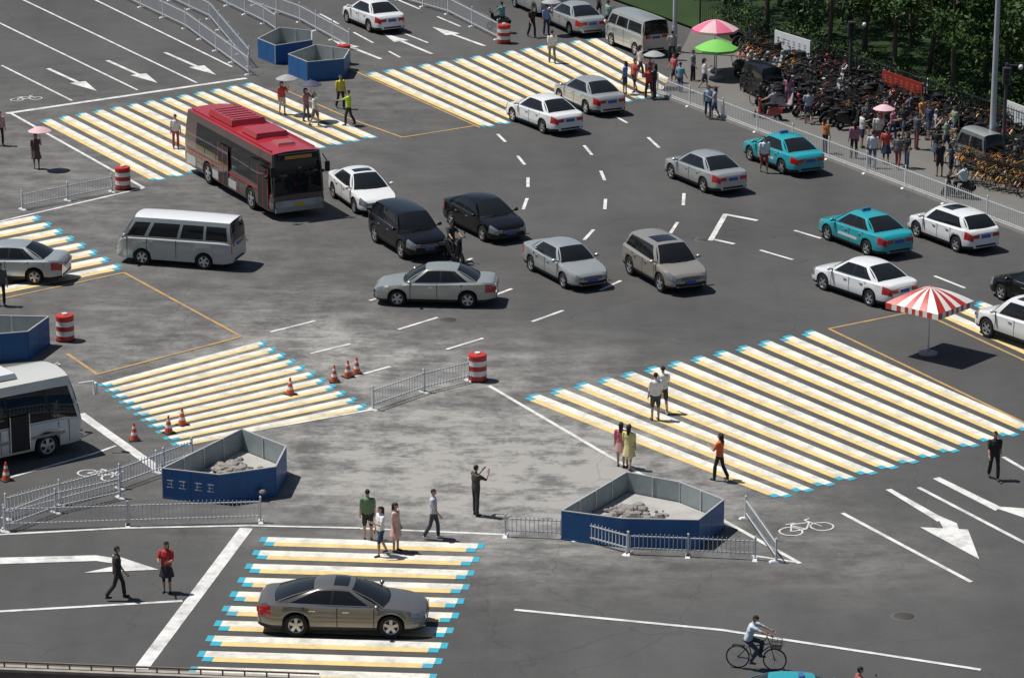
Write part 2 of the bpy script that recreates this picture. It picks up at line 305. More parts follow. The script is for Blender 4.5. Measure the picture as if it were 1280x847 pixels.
# ------------------------------------------------------------------ ground materials
def ground_mat(name,base,lo,hi,dust=(),fine=0.25):
    m=bpy.data.materials.new(name); m.use_nodes=True; nt=m.node_tree; N=nt.nodes.new; Lk=nt.links.new
    b=nt.nodes['Principled BSDF']; b.inputs['Roughness'].default_value=.85; b.inputs['Specular IOR Level'].default_value=.2
    tc=N('ShaderNodeTexCoord')
    def noise(sc,det=5,rot=0,st=(1,1,1),rough=.55):
        mp=N('ShaderNodeMapping'); mp.inputs['Rotation'].default_value=(0,0,rot); mp.inputs['Scale'].default_value=st
        Lk(tc.outputs['Object'],mp.inputs[0]); n=N('ShaderNodeTexNoise'); n.inputs['Scale'].default_value=sc; n.inputs['Detail'].default_value=det; n.inputs['Roughness'].default_value=rough
        Lk(mp.outputs[0],n.inputs['Vector']); return n.outputs['Fac']
    def math_(op,a,c):
        q=N('ShaderNodeMath'); q.operation=op
        for i,v in enumerate((a,c)):
            if isinstance(v,(int,float)): q.inputs[i].default_value=v
            else: Lk(v,q.inputs[i])
        return q.outputs[0]
    n1=noise(.09,6); n2=noise(.7,7,0,(1,1,1),.65); n3=noise(14,4,0,(1,1,1),.7); n4=noise(.45,6,R_(45),(1,.1,1),.6); n5=noise(.45,6,R_(-38),(1,.12,1),.6)
    s=math_('ADD',math_('MULTIPLY',n1,.5),math_('MULTIPLY',n2,.30)); s=math_('ADD',s,math_('MULTIPLY',n4,.25)); s=math_('ADD',s,math_('MULTIPLY',n5,.18)); s=math_('ADD',s,math_('MULTIPLY',n3,fine))
    cr=N('ShaderNodeMapRange'); cr.inputs[1].default_value=.52; cr.inputs[2].default_value=.96; Lk(s,cr.inputs[0])
    mx=N('ShaderNodeMix'); mx.data_type='RGBA'; mx.inputs[6].default_value=(*[c*lo for c in base],1); mx.inputs[7].default_value=(*[c*hi for c in base],1); Lk(cr.outputs[0],mx.inputs[0])
    col=mx.outputs[2]
    if dust:
        tot=None; sep=N('ShaderNodeSeparateXYZ'); Lk(tc.outputs['Object'],sep.inputs[0])
        for (px,py,rx,ry,st) in dust:
            c=S(px,py); 
            dx=math_('DIVIDE',math_('SUBTRACT',sep.outputs[0],c.x),rx); dy=math_('DIVIDE',math_('SUBTRACT',sep.outputs[1],c.y),ry)
            d2=math_('ADD',math_('MULTIPLY',dx,dx),math_('MULTIPLY',dy,dy)); g=math_('MULTIPLY',math_('EXPONENT',math_('MULTIPLY',d2,-1.0),0),st)
            tot=g if tot is None else math_('ADD',tot,g)
        nd=noise(.55,12,0,(1,1,1),.74); ns=noise(1.1,8,R_(25),(.3,1,1),.7); nf=noise(5,6,0,(1,1,1),.75)
        k=math_('MAXIMUM',math_('MULTIPLY',math_('SUBTRACT',nd,.42),4.0),0.0); k=math_('ADD',k,math_('MAXIMUM',math_('MULTIPLY',math_('SUBTRACT',ns,.47),3.0),0.0)); k=math_('ADD',k,.15); k=math_('MULTIPLY',k,math_('ADD',nf,.25))
        fac=math_('MULTIPLY',tot,k); fac=math_('MINIMUM',math_('MAXIMUM',fac,0),.88)
        m2=N('ShaderNodeMix'); m2.data_type='RGBA'; Lk(fac,m2.inputs[0]); Lk(col,m2.inputs[6]); m2.inputs[7].default_value=(.33,.32,.30,1); col=m2.outputs[2]
        vo=N('ShaderNodeTexVoronoi'); vo.feature='DISTANCE_TO_EDGE'; vo.inputs['Scale'].default_value=.13
        dn=N('ShaderNodeTexNoise'); dn.inputs['Scale'].default_value=.8; Lk(tc.outputs['Object'],dn.inputs[0])
        ad=N('ShaderNodeVectorMath'); ad.operation='ADD'; Lk(tc.outputs['Object'],ad.inputs[0]); Lk(dn.outputs['Color'],ad.inputs[1]); Lk(ad.outputs[0],vo.inputs['Vector'])
        ck=N('ShaderNodeMapRange'); ck.inputs[1].default_value=0; ck.inputs[2].default_value=.005; ck.inputs[3].default_value=.25; ck.inputs[4].default_value=0; Lk(vo.outputs[0],ck.inputs[0])
        m3=N('ShaderNodeMix'); m3.data_type='RGBA'; Lk(ck.outputs[0],m3.inputs[0]); Lk(col,m3.inputs[6]); m3.inputs[7].default_value=(.02,.02,.02,1); col=m3.outputs[2]
    Lk(col,b.inputs['Base Color'])
    bp=N('ShaderNodeBump'); bp.inputs['Strength'].default_value=.35; bp.inputs['Distance'].default_value=.012; Lk(n3,bp.inputs['Height']); Lk(bp.outputs[0],b.inputs['Normal'])
    return m
DUST=[(640,575,6.5,9,1.0),(520,600,7,5,.55),(420,560,4,5,.5),(700,600,5,6,.5),(250,400,9,10,.28),(380,430,3,5,.7),(100,250,12,12,.3),(40,180,9,14,.25),(520,455,6,3.5,.6),(1080,700,3,3,.35),(820,620,5,5,.4),(460,110,6,9,.3),(150,450,4,6,.4)]
asph=ground_mat('asphalt',(.073,.072,.071),.62,1.30,DUST,.34)
pave=ground_mat('paving',(.15,.145,.135),.7,1.2)
grass=ground_mat('lawn_grass',(.022,.045,.012),.5,1.5)
gnd=ground_mat('far_ground',(.09,.09,.08),.7,1.3)
def poly(name,pts,z,m,thick=0):
    mb=MB(); n=len(pts); V=[(p.x,p.y,z) for p in pts]; Fc=[tuple(range(n))]
    if thick: V+=[(p.x,p.y,z-thick) for p in pts]; Fc+=[(i,(i+1)%n,n+(i+1)%n,n+i) for i in range(n)]
    mb.add(V,Fc,m); return mb.build(name)
poly('ground',[Vector((-4000,-3000,0)),Vector((4000,-3000,0)),Vector((4000,6000,0)),Vector((-4000,6000,0))],-.01,gnd)
poly('road',[Vector((-160,20,0)),Vector((160,20,0)),Vector((160,330,0)),Vector((-160,330,0))],0,asph)
k1=S(822,118); k2=S(1280,292); kd=(k2-k1).normalized(); kn=Vector((-kd.y,kd.x,0));
if kn.x<0: kn=-kn
poly('pavement',[k1+kn*.25,k2+kn*.25+kd*25,k2+kd*25+kn*30,k1+kn*30-kd*0, S(870,28)],.12,pave,.14)
mbk=MB(); kerbm=mat('kerb_stone',(.33,.32,.30),.8)
for i in range(int((k2-k1).length+25)):
    c=k1+kd*(i+.5); mbk.box((c.x,c.y,.065),(.985,.2,.15),kerbm,rz=math.atan2(kd.y,kd.x))
mbk.build('kerb')
w1=S(862,36); w2=S(1280,188); wd_=(w2-w1).normalized(); wn=Vector((-wd_.y,wd_.x,0)); 
if wn.x<0: wn=-wn
poly('lawn',[w1-wd_*18,w2+wd_*40,w2+wd_*40+wn*90,w1+wn*90-wd_*18],.15,grass,.04)
mh=mat('cast_iron',(.06,.055,.05),.6,.3,0,.3,20); rpl=mat('worn_collar',(.09,.088,.085),.9)
for (x,y) in ((560,400),(880,300),(300,300),(1130,770)):
    mb=MB(); mb.lathe([(.001,.012),(.30,.012),(.31,.006)],mh,20); mb.lathe([(.31,.008),(.38,.008),(.39,.002)],rpl,20)
    mb.build('manhole_cover',S(x,y))
# ------------------------------------------------------------------ markings
def worn(name,col,amt=.6):
    m=bpy.data.materials.new(name); m.use_nodes=True; nt=m.node_tree; b=nt.nodes['Principled BSDF']; b.inputs['Roughness'].default_value=.7
    tc=nt.nodes.new('ShaderNodeTexCoord'); n=nt.nodes.new('ShaderNodeTexNoise'); n.inputs['Scale'].default_value=1.3; n.inputs['Detail'].default_value=10; n.inputs['Roughness'].default_value=.74
    nt.links.new(tc.outputs['Object'],n.inputs[0]); r=nt.nodes.new('ShaderNodeMapRange'); r.inputs[1].default_value=.36; r.inputs[2].default_value=.56; r.inputs[3].default_value=amt; r.inputs[4].default_value=0
    nt.links.new(n.outputs['Fac'],r.inputs[0]); mx=nt.nodes.new('ShaderNodeMix'); mx.data_type='RGBA'; mx.inputs[6].default_value=(*col,1); mx.inputs[7].default_value=(.16,.155,.15,1)
    nt.links.new(r.outputs[0],mx.inputs[0]); nt.links.new(mx.outputs[2],b.inputs['Base Color']); return m
MW=worn('white_road_paint',(.64,.64,.62)); MY=worn('yellow_zebra_paint',(.70,.52,.21),.35); MCY=worn('cyan_zebra_paint',(.02,.34,.46),.35); MO=worn('orange_line_paint',(.46,.27,.07),.75); MZ=worn('white_zebra_paint',(.70,.68,.60),.5)
mk=MB(); zi=[0]
def nz(): zi[0]=(zi[0]+1)%6; return .008+zi[0]*.002
def line(a,b,w=.15,m=MW):
    a=S(*a) if not isinstance(a,Vector) else a; b=S(*b) if not isinstance(b,Vector) else b
    d=(b-a).normalized(); n=Vector((-d.y,d.x,0))*w/2; z=nz()
    mk.add([(p.x,p.y,z) for p in (a-n,b-n,b+n,a+n)],[(0,1,2,3)],m)
def pl(pts,w=.15,m=MW):
    for a,b in zip(pts,pts[1:]): line(a,b,w,m)
def shape(pts,m=MW):
    z=nz(); P=[S(*p) for p in pts]; mk.add([(p.x,p.y,z) for p in P],[tuple(range(len(P)))],m)
def arrow(a,b,w=.18,hl=1.6,hw=.45):
    A=S(*a);B=S(*b); d=(B-A).normalized(); n=Vector((-d.y,d.x,0)); z=nz(); C=B-d*hl
    P=[A-n*w/2,C-n*w/2,C+n*w/2,A+n*w/2]; mk.add([(p.x,p.y,z) for p in P],[(0,1,2,3)],MW)
    P=[C-n*hw,B,C+n*hw]; mk.add([(p.x,p.y,z) for p in P],[(0,1,2)],MW)
def zebra(name,A,B,C,D,n,fl=False):
    mb=MB(); A,B,C,D=[S(*p) for p in (A,B,C,D)]
    def q(t0,t1,m,e0=0,e1=1,z=.010):
        a0=A.lerp(B,t0);a1=A.lerp(B,t1);d0=D.lerp(C,t0);d1=D.lerp(C,t1)
        L=(d0-a0).length
        P=[a0.lerp(d0,e0/L),a1.lerp(d1,e0/L),a1.lerp(d1,e1/L),a0.lerp(d0,e1/L)]
        mb.add([(p.x,p.y,z) for p in P],[(0,1,2,3)],m)
    for i in range(n):
        t=i/n; p=1.0/n; L=(D-A).length
        w0,w1,y0,y1=(0.28,.66,.0,.28) if fl else (0,.38,.38,.66)
        q(t+w0*p,t+w1*p,MZ,0,L); q(t+y0*p,t+y1*p,MY,.0,L,.010)
        q(t+y0*p,t+y1*p,MCY,-.0,.30,.014); q(t+y0*p,t+y1*p,MCY,L-.30,L,.014)
        q(t+w0*p,t+w1*p,MCY,-.20,-.002,.010); q(t+w0*p,t+w1*p,MCY,L+.002,L+.20,.010)
    mb.build(name)
zebra('zebra_crossing',(655,498),(1028,412),(1302,532),(968,622),13,True)
zebra('zebra_crossing',(335,671),(237,853),(532,862),(598,679),10)
zebra('zebra_crossing',(325,427),(462,514),(248,557),(127,479),11)
zebra('zebra_crossing',(42,270),(157,340),(0,372),(-110,300),8)
zebra('zebra_crossing',(50,152),(322,103),(492,176),(190,226),13,True)
zebra('zebra_crossing',(456,93),(752,47),(862,108),(604,159),14,True)
zebra('zebra_crossing',(1172,394),(1238,376),(1400,440),(1330,465),3,True)
pl([(436,148),(503,172),(597,157)],.12,MO); pl([(0,374),(155,341),(302,421),(122,468),(84,442)],.12,MO); pl([(1140,390),(1036,411),(1290,533)],.12,MO); pl([(1163,396),(1290,455)],.12,MO); pl([(436,148),(350,110)],.12,MO);line((436,86),(600,160),.12,MO)
line((308,98),(8,142),.30); pl([(14,142),(180,235),(0,277)],.15)
for a,b in (((-5,27),(172,113)),((22,-3),(246,104)),((112,-3),(290,84))): line(a,b,.13)
line((2,82),(90,126),.13)
for a,b in (((60,86),(121,114)),((134,76),(197,104)),((206,66),(270,94))): arrow(a,b,.2,2.2,.42)
for a,b in (((540,34),(606,58)),((478,42),(540,68)),((415,50),(476,74))): arrow(b,a,.2,2.2,.42)
for a,b in (((497,0),(600,44)),((448,20),(535,54)),((400,18),(500,72))):
    A=S(*a);B=S(*b); L=(B-A).length; n_=int(L/5); 
    for i in range(n_+1): 
        p=A.lerp(B,min(1,i*5/L)); q=A.lerp(B,min(1,(i*5+2.8)/L)); 
        if (q-p).length>.5: line(p,q,.13)
D_=[((338,415),(394,401)),((388,442),(438,430)),((498,412),(547,397)),((558,437),(604,423)),((665,402),(704,388)),((440,471),(488,458)),((750,363),(776,351)),((616,370),(640,361)),((462,376),(475,372)),
((622,168),(632,178)),((647,195),(656,206)),((660,222),(660,234)),((659,248),(654,262)),((730,182),(740,194)),((751,214),(756,226)),((757,249),(756,262)),((742,287),(730,300)),((770,146),(784,154)),((810,172),(824,185)),((855,242),(854,257)),((847,278),(838,292)),
((950,313),(991,325)),((993,288),(1026,298)),((1168,345),(1206,360)),((1210,290),(1240,300)),((575,330),(590,323))]
for a,b in D_: line(a,b,.14)
pl([(905,268),(947,276)],.22); pl([(907,268),(888,301)],.22); line((886,298),(918,305),.18)
pl([(611,482),(770,575),(1000,704)],.15)
pl([(0,668),(150,660),(308,657),(450,660),(635,668)],.13); pl([(940,694),(1000,703)],.12)
line((308,660),(176,836),.42); line((0,764),(228,751),.15); pl([(643,762),(900,787),(1226,837)],.15)
line((100,517),(203,590),.35); pl([(0,600),(120,566),(145,557)],.12); line((240,552),(465,512),.14)
shape([(0,697),(120,694),(140,697),(140,704),(120,701),(0,705)]); shape([(140,693),(198,712),(105,716),(150,706)])
line((1053,641),(1214,727),.15); line((1148,609),(1290,683),.15); line((1254,571),(1290,592),.15)
shape([(1107,612),(1114,611),(1180,648),(1172,652)]); shape([(1170,643),(1196,654),(1204,678),(1185,672)]); shape([(1150,659),(1210,662),(1224,699)])
shape([(1166,598),(1174,596),(1252,634),(1244,638)]); shape([(1236,632),(1290,636),(1290,650)])
def bikesym(c,ang,s_=1.0):
    C=S(*c); T=Matrix.Translation(C)@Matrix.Rotation(ang,4,'Z')
    def ln(a,b):
        A=T@Vector((a[0]*s_,a[1]*s_,0));B=T@Vector((b[0]*s_,b[1]*s_,0)); line(A,B,.06)
    for cx in (-.5,.5):
        for k in range(14):
            a=2*math.pi*k/14;b=2*math.pi*(k+1)/14; ln((cx+.33*math.cos(a),.33*math.sin(a)),(cx+.33*math.cos(b),.33*math.sin(b)))
    for a,b in (((-.5,0),(-.2,.5)),((-.2,.5),(.35,.45)),((-.5,0),(0,0)),((0,0),(.35,.45)),((.5,0),(.3,.65)),((.3,.65),(.5,.7)),((-.22,.4),(0,0)),((-.35,.56),(-.05,.56))): ln(a,b)
bikesym((1008,661),R_(25),1.1); bikesym((124,594),R_(-30),.95); bikesym((33,124),R_(20),.9)
mk.build('road_markings')
# ------------------------------------------------------------------ railings
def railing(name,pts,h=.95,m=WHITEP,sp=.13,base=True):
    mb=MB()
    for a,b in zip(pts,pts[1:]):
        a=S(*a) if not isinstance(a,Vector) else a; b=S(*b) if not isinstance(b,Vector) else b
        L=(b-a).length; d=(b-a)/L; rz=math.atan2(d.y,d.x); zb=a.z
        n=max(1,round(L/2.9))
        for i in range(n+1):
            c=a+d*(L*i/n); mb.box((c.x,c.y,zb+h/2+.02),(.055,.055,h+.04),m,rz=rz); mb.box((c.x,c.y,zb+h+.06),(.07,.07,.04),m,rz=rz,taper=.4)
            if base: mb.box((c.x,c.y,zb+.03),(.16,.42,.05),m,rz=rz,taper=.7)
        c=(a+b)/2
        for z in (h*.86,.20): mb.box((c.x,c.y,zb+z),(L,.028,.035),m,rz=rz)
        k=int(L/sp); nn=max(1,int(k/n))
        for i in range(k):
            c=a+d*(L*(i+.5)/k); top=h*(.90+.10*abs(math.sin(math.pi*(i+.5)/nn)))
            mb.box((c.x,c.y,zb+(.12+top)/2),(.02,.02,top-.12),m,rz=rz)
    return mb.build(name)
gal=mat('guardrail_white',(.62,.63,.63),.45)
railing('guardrail',[(150,-3),(232,36),(311,94)],1.0,gal); railing('guardrail',[(190,-10),(262,24),(312,84)],1.0,gal)
railing('guardrail',[(262,-3),(330,30),(345,40)],1.0,gal); railing('guardrail',[(290,-3),(375,28),(437,62)],1.0,gal); railing('guardrail',[(498,0),(560,18),(622,50)],1.0,gal)
railing('guardrail',[k1-kd*.5,k1+kd*.0,k2+kd*12],.95,gal)
railing('guardrail',[(466,512),(530,490),(586,476)],.80,gal); railing('guardrail',[(28,262),(140,240)],.75,gal)
railing('guardrail',[(5,662),(160,657),(326,652)],.78,gal); railing('guardrail',[(8,648),(75,630),(150,610),(205,590)],.78,gal); railing('guardrail',[(6,664),(70,640),(150,622)],.74,gal)
railing('guardrail',[(632,670),(720,674),(785,692),(860,695),(944,699)],.68,gal); railing('guardrail',[(932,648),(970,702)],.70,gal)
railing('guardrail',[(196,590),(240,574)],.7,gal)
# ------------------------------------------------------------------ enclosures
blue=mat('blue_hoarding',(.010,.095,.27),.5,0,.1,.3,1.5); inner=mat('hoarding_back_grey',(.27,.31,.31),.6,0,0,.3,2); conc=mat('rough_concrete',(.36,.35,.33),.9,0,0,.3,2,bump=.5); rub=mat('rubble',(.24,.22,.20),.95,0,0,.4,5)
def enclosure(pts,h=.92,rubble=None,text=True,fl=.12):
    mb=MB(); P=[S(*p) for p in pts]; n=len(P); c=sum(P,Vector())/n
    for i in range(n):
        a,b=P[i],P[(i+1)%n]; L=(b-a).length; d=(b-a)/L; rz=math.atan2(d.y,d.x); o=Vector((d.y,-d.x,0))
        if (a-c).dot(o)<0: o=-o
        k=max(1,round(L/1.1))
        for j in range(k):
            q=a+d*(L*(j+.5)/k)
            mb.box((q.x+o.x*.012,q.y+o.y*.012,h/2+.03),(L/k-.012,.024,h-.02),blue,rz=rz)
            mb.box((q.x-o.x*.016,q.y-o.y*.016,h/2+.03),(L/k-.02,.024,h-.02),inner,rz=rz)
            e=a+d*(L*j/k); f_=e-o*.03; mb.box((f_.x,f_.y,h/2+.02),(.05,.05,h+.04),STEEL,rz=rz)
            if text and i in (0,):
                for s_ in range(2):
                    w=q+d*(-.22+.42*s_)+o*.028
                    mb.box((w.x,w.y,h*.66),(.22,.006,.025),WHITEP,rz=rz); mb.box((w.x,w.y,h*.54),(.16,.006,.02),WHITEP,rz=rz); mb.box((w.x,w.y,h*.42),(.24,.006,.02),WHITEP,rz=rz); mb.box((w.x+d.x*.04*(1-2*(j%2)),w.y+d.y*.04*(1-2*(j%2)),h*.54),(.02,.008,.26),WHITEP,rz=rz)
        m_=(a+b)/2; mb.box((m_.x,m_.y,h+.045),(L,.05,.03),STEEL,rz=rz); mb.box((m_.x,m_.y,.035),(L,.07,.04),blue,rz=rz)
    mb.add([(p.x+(c.x-p.x)*.04,p.y+(c.y-p.y)*.04,fl) for p in P],[tuple(range(n))],conc)
    mb.build('construction_hoarding')
    if rubble:
        rb=MB(); q=S(*rubble)
        for i in range(90):
            r=random.gauss(0,.45); a=random.uniform(0,6.28); rr=random.uniform(.05,.2); x=q.x+r*math.cos(a)*1.3; y=q.y+r*math.sin(a)*1.3
            rb.sphere((x,y,fl+max(0,.3-abs(r)*.35)),rr,rub,6,Matrix.Identity(4),(random.uniform(.7,1.3),random.uniform(.7,1.3),random.uniform(.4,.9)))
        rb.build('rubble_pile',angle=20)
enclosure([(204,622),(275,630),(345,620),(358,594),(303,572)],.95,rubble=(292,604),fl=.3)
enclosure([(702,674),(778,684),(872,686),(904,660),(850,638),(783,625)],.90,rubble=(786,658),fl=.3,text=False)
enclosure([(-70,458),(36,449),(62,430),(-30,428)],1.0,text=False)
enclosure([(323,72),(345,81),(390,74),(390,62),(350,58)],text=False); enclosure([(361,92),(385,102),(430,98),(437,86),(395,80)],text=False)
# ------------------------------------------------------------------ drums, cones
red=mat('red_plastic',(.45,.03,.02),.4); wpl=mat('white_plastic',(.70,.70,.68),.4); orng=mat('orange_cone',(.62,.09,.02),.5); blkr=mat('black_rubber',(.03,.03,.03),.8)
def drum(px,py):
    mb=MB(); r=.33
    zs=[0,.05,.22,.40,.58,.76,.92]; cols=[blkr,red,wpl,red,wpl,red]
    for i in range(6): 
        rr=r*(1.08 if i==0 else 1); mb.lathe([(rr,zs[i]),(rr*.985,(zs[i]+zs[i+1])/2),(rr,zs[i+1])],cols[i],20)
    mb.lathe([(r,.92),(r*.95,.96),(r*.6,.98),(0.001,.98)],red,20); mb.lathe([(r*.3,.98),(r*.3,1.03),(.001,1.04)],wpl,10)
    mb.build('traffic_drum',S(px,py),random.random())
for p in ((82,425),(154,236),(597,475),(630,54),(430,80)): drum(*p)
def cone(px,py,h=.62):
    mb=MB(); mb.box((0,0,.02),(.36,.36,.04),blkr)
    R=lambda z: .13*(1-z/h)+.025
    zz=[.04,.2,.3,.42,.5,h]; cc=[orng,wpl,orng,wpl,orng]
    for i in range(5): mb.lathe([(R(zz[i]),zz[i]),(R(zz[i+1]),zz[i+1])],cc[i],14)
    mb.lathe([(.025,h),(.001,h+.005)],orng,8); mb.build('traffic_cone',S(px,py),random.random())
for p in ((418,477),(435,471),(446,467),(363,493),(228,531),(211,541),(168,550),(8,600)): cone(*p)
# ------------------------------------------------------------------ umbrellas
def umbrella(name,px,py,zc,rad,cols,n=8,square=False,hgt=.5,pole=True,base=True,rz=0,gz=0,loc=None,val=.12):
    mb=MB(); seg=4 if square else n; k=12 if square else 2
    P=[]; tot=seg*k
    for ri in np.linspace(0,1,6):
        row=[]
        for i in range(tot+1):
            a=2*math.pi*i/tot; 
            if square:
                c,s_=math.cos(a),math.sin(a); mcs=abs(c)+abs(s_); rr=rad/mcs
            else: rr=rad*(1-.05*(i%2))
            row.append((rr*ri*math.cos(a),rr*ri*math.sin(a),zc+hgt*(1-ri**1.5)))
        P.append(row)
    if square:
        def mf(i,j): return cols[(j//2)%2] if i<5 else cols[0]
    else:
        def mf(i,j): return cols[(j//k)%len(cols)]
    mb.grid(P,mf)
    top=P[-1]; lo=[(x*1.0,y*1.0,z-val) for x,y,z in top]; mb.grid([top,lo],lambda i,j: cols[(j)%len(cols)] if square else cols[(j//k)%len(cols)],smooth=False)
    if pole:
        mb.tube((0,0,gz+.02),(0,0,zc+hgt),.025 if not base else .035,.02,STEEL)
        mb.tube((0,0,zc+hgt),(0,0,zc+hgt+.06),.02,.005,STEEL)
        for i in range(seg if not square else 4):
            a=2*math.pi*i/seg; mb.tube((0,0,zc+hgt*.35),(rad*.95*math.cos(a),rad*.95*math.sin(a),zc),.012,.01,STEEL,4)
    if base: mb.lathe([(.34,gz+0),(.34,gz+.06),(.1,gz+.1),(.05,gz+.18)],mat('umbrella_base',(.3,.3,.3),.7),16)
    return mb.build(name,loc or S(px,py),rz,30)
umbrella('market_umbrella',1160,442,1.95,1.6,[red,wpl],square=True,hgt=.55,rz=R_(4),val=.22)
pink=mat('pink_fabric',(.60,.12,.22),.7); grn=mat('green_fabric',(.16,.48,.08),.7); lpk=mat('pale_pink_fabric',(.62,.40,.42),.7)
umbrella('market_umbrella',893,72,2.1,1.15,[pink,lpk],n=8,hgt=.45,loc=S(893,92)+Vector((0,0,.12)))
umbrella('market_umbrella',893,72,1.5,1.05,[grn],n=8,hgt=.40,loc=S(895,101)+Vector((0,0,.12)))
# ------------------------------------------------------------------ people
SK=(.42,.25,.17); HA=(.015,.012,.010)
people=[]
def capsule(V,Fc,a,b,ra,rb,wy,cap=.75,n=10):
    a=Vector(a);b=Vector(b);d=(b-a).normalized(); u=d.orthogonal().normalized(); w=d.cross(u); o=len(V)
    rings=[(a-d*ra*cap,ra*.15),(a-d*ra*cap*.72,ra*.68),(a,ra),(a.lerp(b,.5),(ra+rb)/2),(b,rb),(b+d*rb*cap*.72,rb*.68),(b+d*rb*cap,rb*.15)]
    for p,r in rings:
        for i in range(n):
            t=2*math.pi*i/n; q=u*(r*math.cos(t))+w*(r*math.sin(t)); V.append((p.x+q.x,p.y+q.y*wy,p.z+q.z))
    m=len(rings)
    for k in range(m-1):
        for i in range(n): Fc.append((o+k*n+i,o+k*n+(i+1)%n,o+(k+1)*n+(i+1)%n,o+(k+1)*n+i))
    Fc.append(tuple(o+i for i in range(n-1,-1,-1))); Fc.append(tuple(o+(m-1)*n+i for i in range(n)))
def person(px,py,face,top,bot,h=1.68,legs=((6,2),(-5,-8)),arms=((8,10,20),(-6,10,8)),skirt=None,sleeve='short',pants='long',lh=False,lean=0,shoe=(.04,.04,.04),name='pedestrian',z0=0,loc=None,pel=None,hair=HA,skin=SK,slim=1.06):
    PT=[]
    def part(a,b,ra,rb,reg,wy=1.0,cap=.75): PT.append((Vector(a),Vector(b),ra,rb,reg,wy,cap))
    def dv(f,ab,sg): f=R_(f);ab=R_(ab); return Vector((math.sin(f)*math.cos(ab),sg*math.sin(ab),-math.cos(f)*math.cos(ab)))
    ank=[];data=[]
    for sg,(a,b) in zip((1,-1),legs):
        hip=Vector((0,sg*.09,0)); kn_=hip+dv(a,2,sg)*.42; an=kn_+dv(b,0,sg)*.405; ank.append(an.z); data.append((sg,hip,kn_,an,b))
    PZ=(-min(ank)+.085) if pel is None else pel
    O=Vector((0,0,PZ)); ln=R_(lean)
    def tp(x,y,z): return O+Vector((x*math.cos(ln)+z*math.sin(ln),y,-x*math.sin(ln)+z*math.cos(ln)))
    for sg,hip,kn_,an,b in data:
        part(O+hip,O+kn_,.085*slim,.06,'bottom' if not skirt else 'skin'); part(O+kn_,O+an,.058,.038,'bottom' if (pants=='long' and not skirt) else 'skin')
        ft=R_(b)*.5; toe=an+Vector((.15*math.cos(ft),0,-.045)); part(O+an+Vector((-.03,0,-.04)),O+toe,.042,.034,'shoes')
        if pants=='long' and not skirt: part(O+kn_,O+an+Vector((0,0,.05)),.068,.064,'bottom')
        if pants=='short' and not skirt: part(O+hip,O+hip.lerp(kn_,.85),.095,.082,'bottom')
    part(tp(0,0,-.03),tp(0,0,.10),.115*slim,.105*slim,'bottom',1.45,.5)
    part(tp(0,0,.10),tp(.0,0,.30),.108*slim,.115*slim,'top',1.42,.4)
    part(tp(0,0,.30),tp(-.01,0,.46),.12*slim,.10*slim,'top',1.62,.5)
    part(tp(0,0,.04),tp(0,0,.16),.118*slim,.112*slim,'top',1.46,.2)
    part(tp(-.01,0,.50),tp(.005,0,.62),.056,.052,'skin')
    part(tp(.012,0,.655),tp(.0,0,.72),.082,.098,'head',.86)
    part(tp(.085,0,.655),tp(.10,0,.66),.02,.016,'head')
    if skirt: part(tp(0,0,.12),Vector((0,0,skirt)),.11,.21,'bottom',1.25,.12)
    if lh: part(tp(-.06,0,.72),tp(-.085,0,.44),.075,.055,'hair',1.3)
    hands=[]
    for sg,a in zip((1,-1),arms):
        f,ab,ef=a[:3]; eab=a[3] if len(a)>3 else 2
        sh=tp(-.01,sg*.17*slim,.465); el=sh+dv(f+lean,ab,sg)*.28; wr=el+dv(ef,eab,sg)*.24; hd=wr+dv(ef+6,eab,sg)*.085
        part(sh,el,.058*slim,.042,'top' if sleeve!='none' else 'skin'); part(el,wr,.041,.028,'skin' if sleeve!='long' else 'top'); part(wr,hd,.03,.032,'skin',1)
        if sleeve=='short': part(sh,sh.lerp(el,.62),.068,.064,'top')
        hands.append((wr,hd,dv(ef+6,eab,sg),sg))
    V=[];Fc=[]
    for a,b,ra,rb,reg,wy,cap in PT: capsule(V,Fc,a,b,ra,rb,wy,cap)
    me=bpy.data.meshes.new('tmp'); me.from_pydata(V,[],Fc); o=bpy.data.objects.new('tmp',me); bpy.context.collection.objects.link(o)
    md=o.modifiers.new('r','REMESH'); md.mode='VOXEL'; md.voxel_size=.021
    sm_=o.modifiers.new('s','SMOOTH'); sm_.iterations=2; sm_.factor=.5
    cols=dict(skin=skin,hair=hair,top=top,bottom=bot,shoes=shoe)
    L0=loc if loc is not None else S(px,py)
    people.append((o,PT,cols,h/1.72,L0+Vector((0,0,z0)),R_(face),hands,tp(.09,0,.68),tp,name))
wk=((22,4),(-16,-34)); st=((3,0),(-2,-3)); wk2=((16,2),(-12,-26)); ARW=((-18,8,-5),(20,8,35)); ARD=((4,9,14),(0,9,8)); PH=((25,12,110,-25),(5,10,12)); CAM=((55,15,140,-20),(55,15,140,-20)); BOTH=((20,10,95,-15),(20,10,95,-15))
bk=(.02,.02,.022); wt_=(.66,.66,.66); nv=(.03,.045,.09); dn=(.07,.10,.17)
person(148,748,10,bk,bk,1.70,wk,ARW,shoe=(.03,.03,.03)); person(209,740,-100,(.42,.03,.03),bk,1.62,st,BOTH,lh=True,skirt=.55)
person(460,674,100,(.12,.20,.12),bk,1.66,st,ARD,pants='short'); person(476,694,-150,wt_,nv,1.62,wk2,PH,lh=True,pants='short'); person(495,689,-20,(.60,.38,.34),(.58,.36,.33),1.60,st,ARD,skirt=.55,lh=True)
person(542,673,-10,(.45,.47,.52),(.035,.04,.06),1.66,wk2,ARW,shoe=wt_); person(595,644,35,(.05,.05,.04),(.045,.045,.05),1.70,st,CAM)
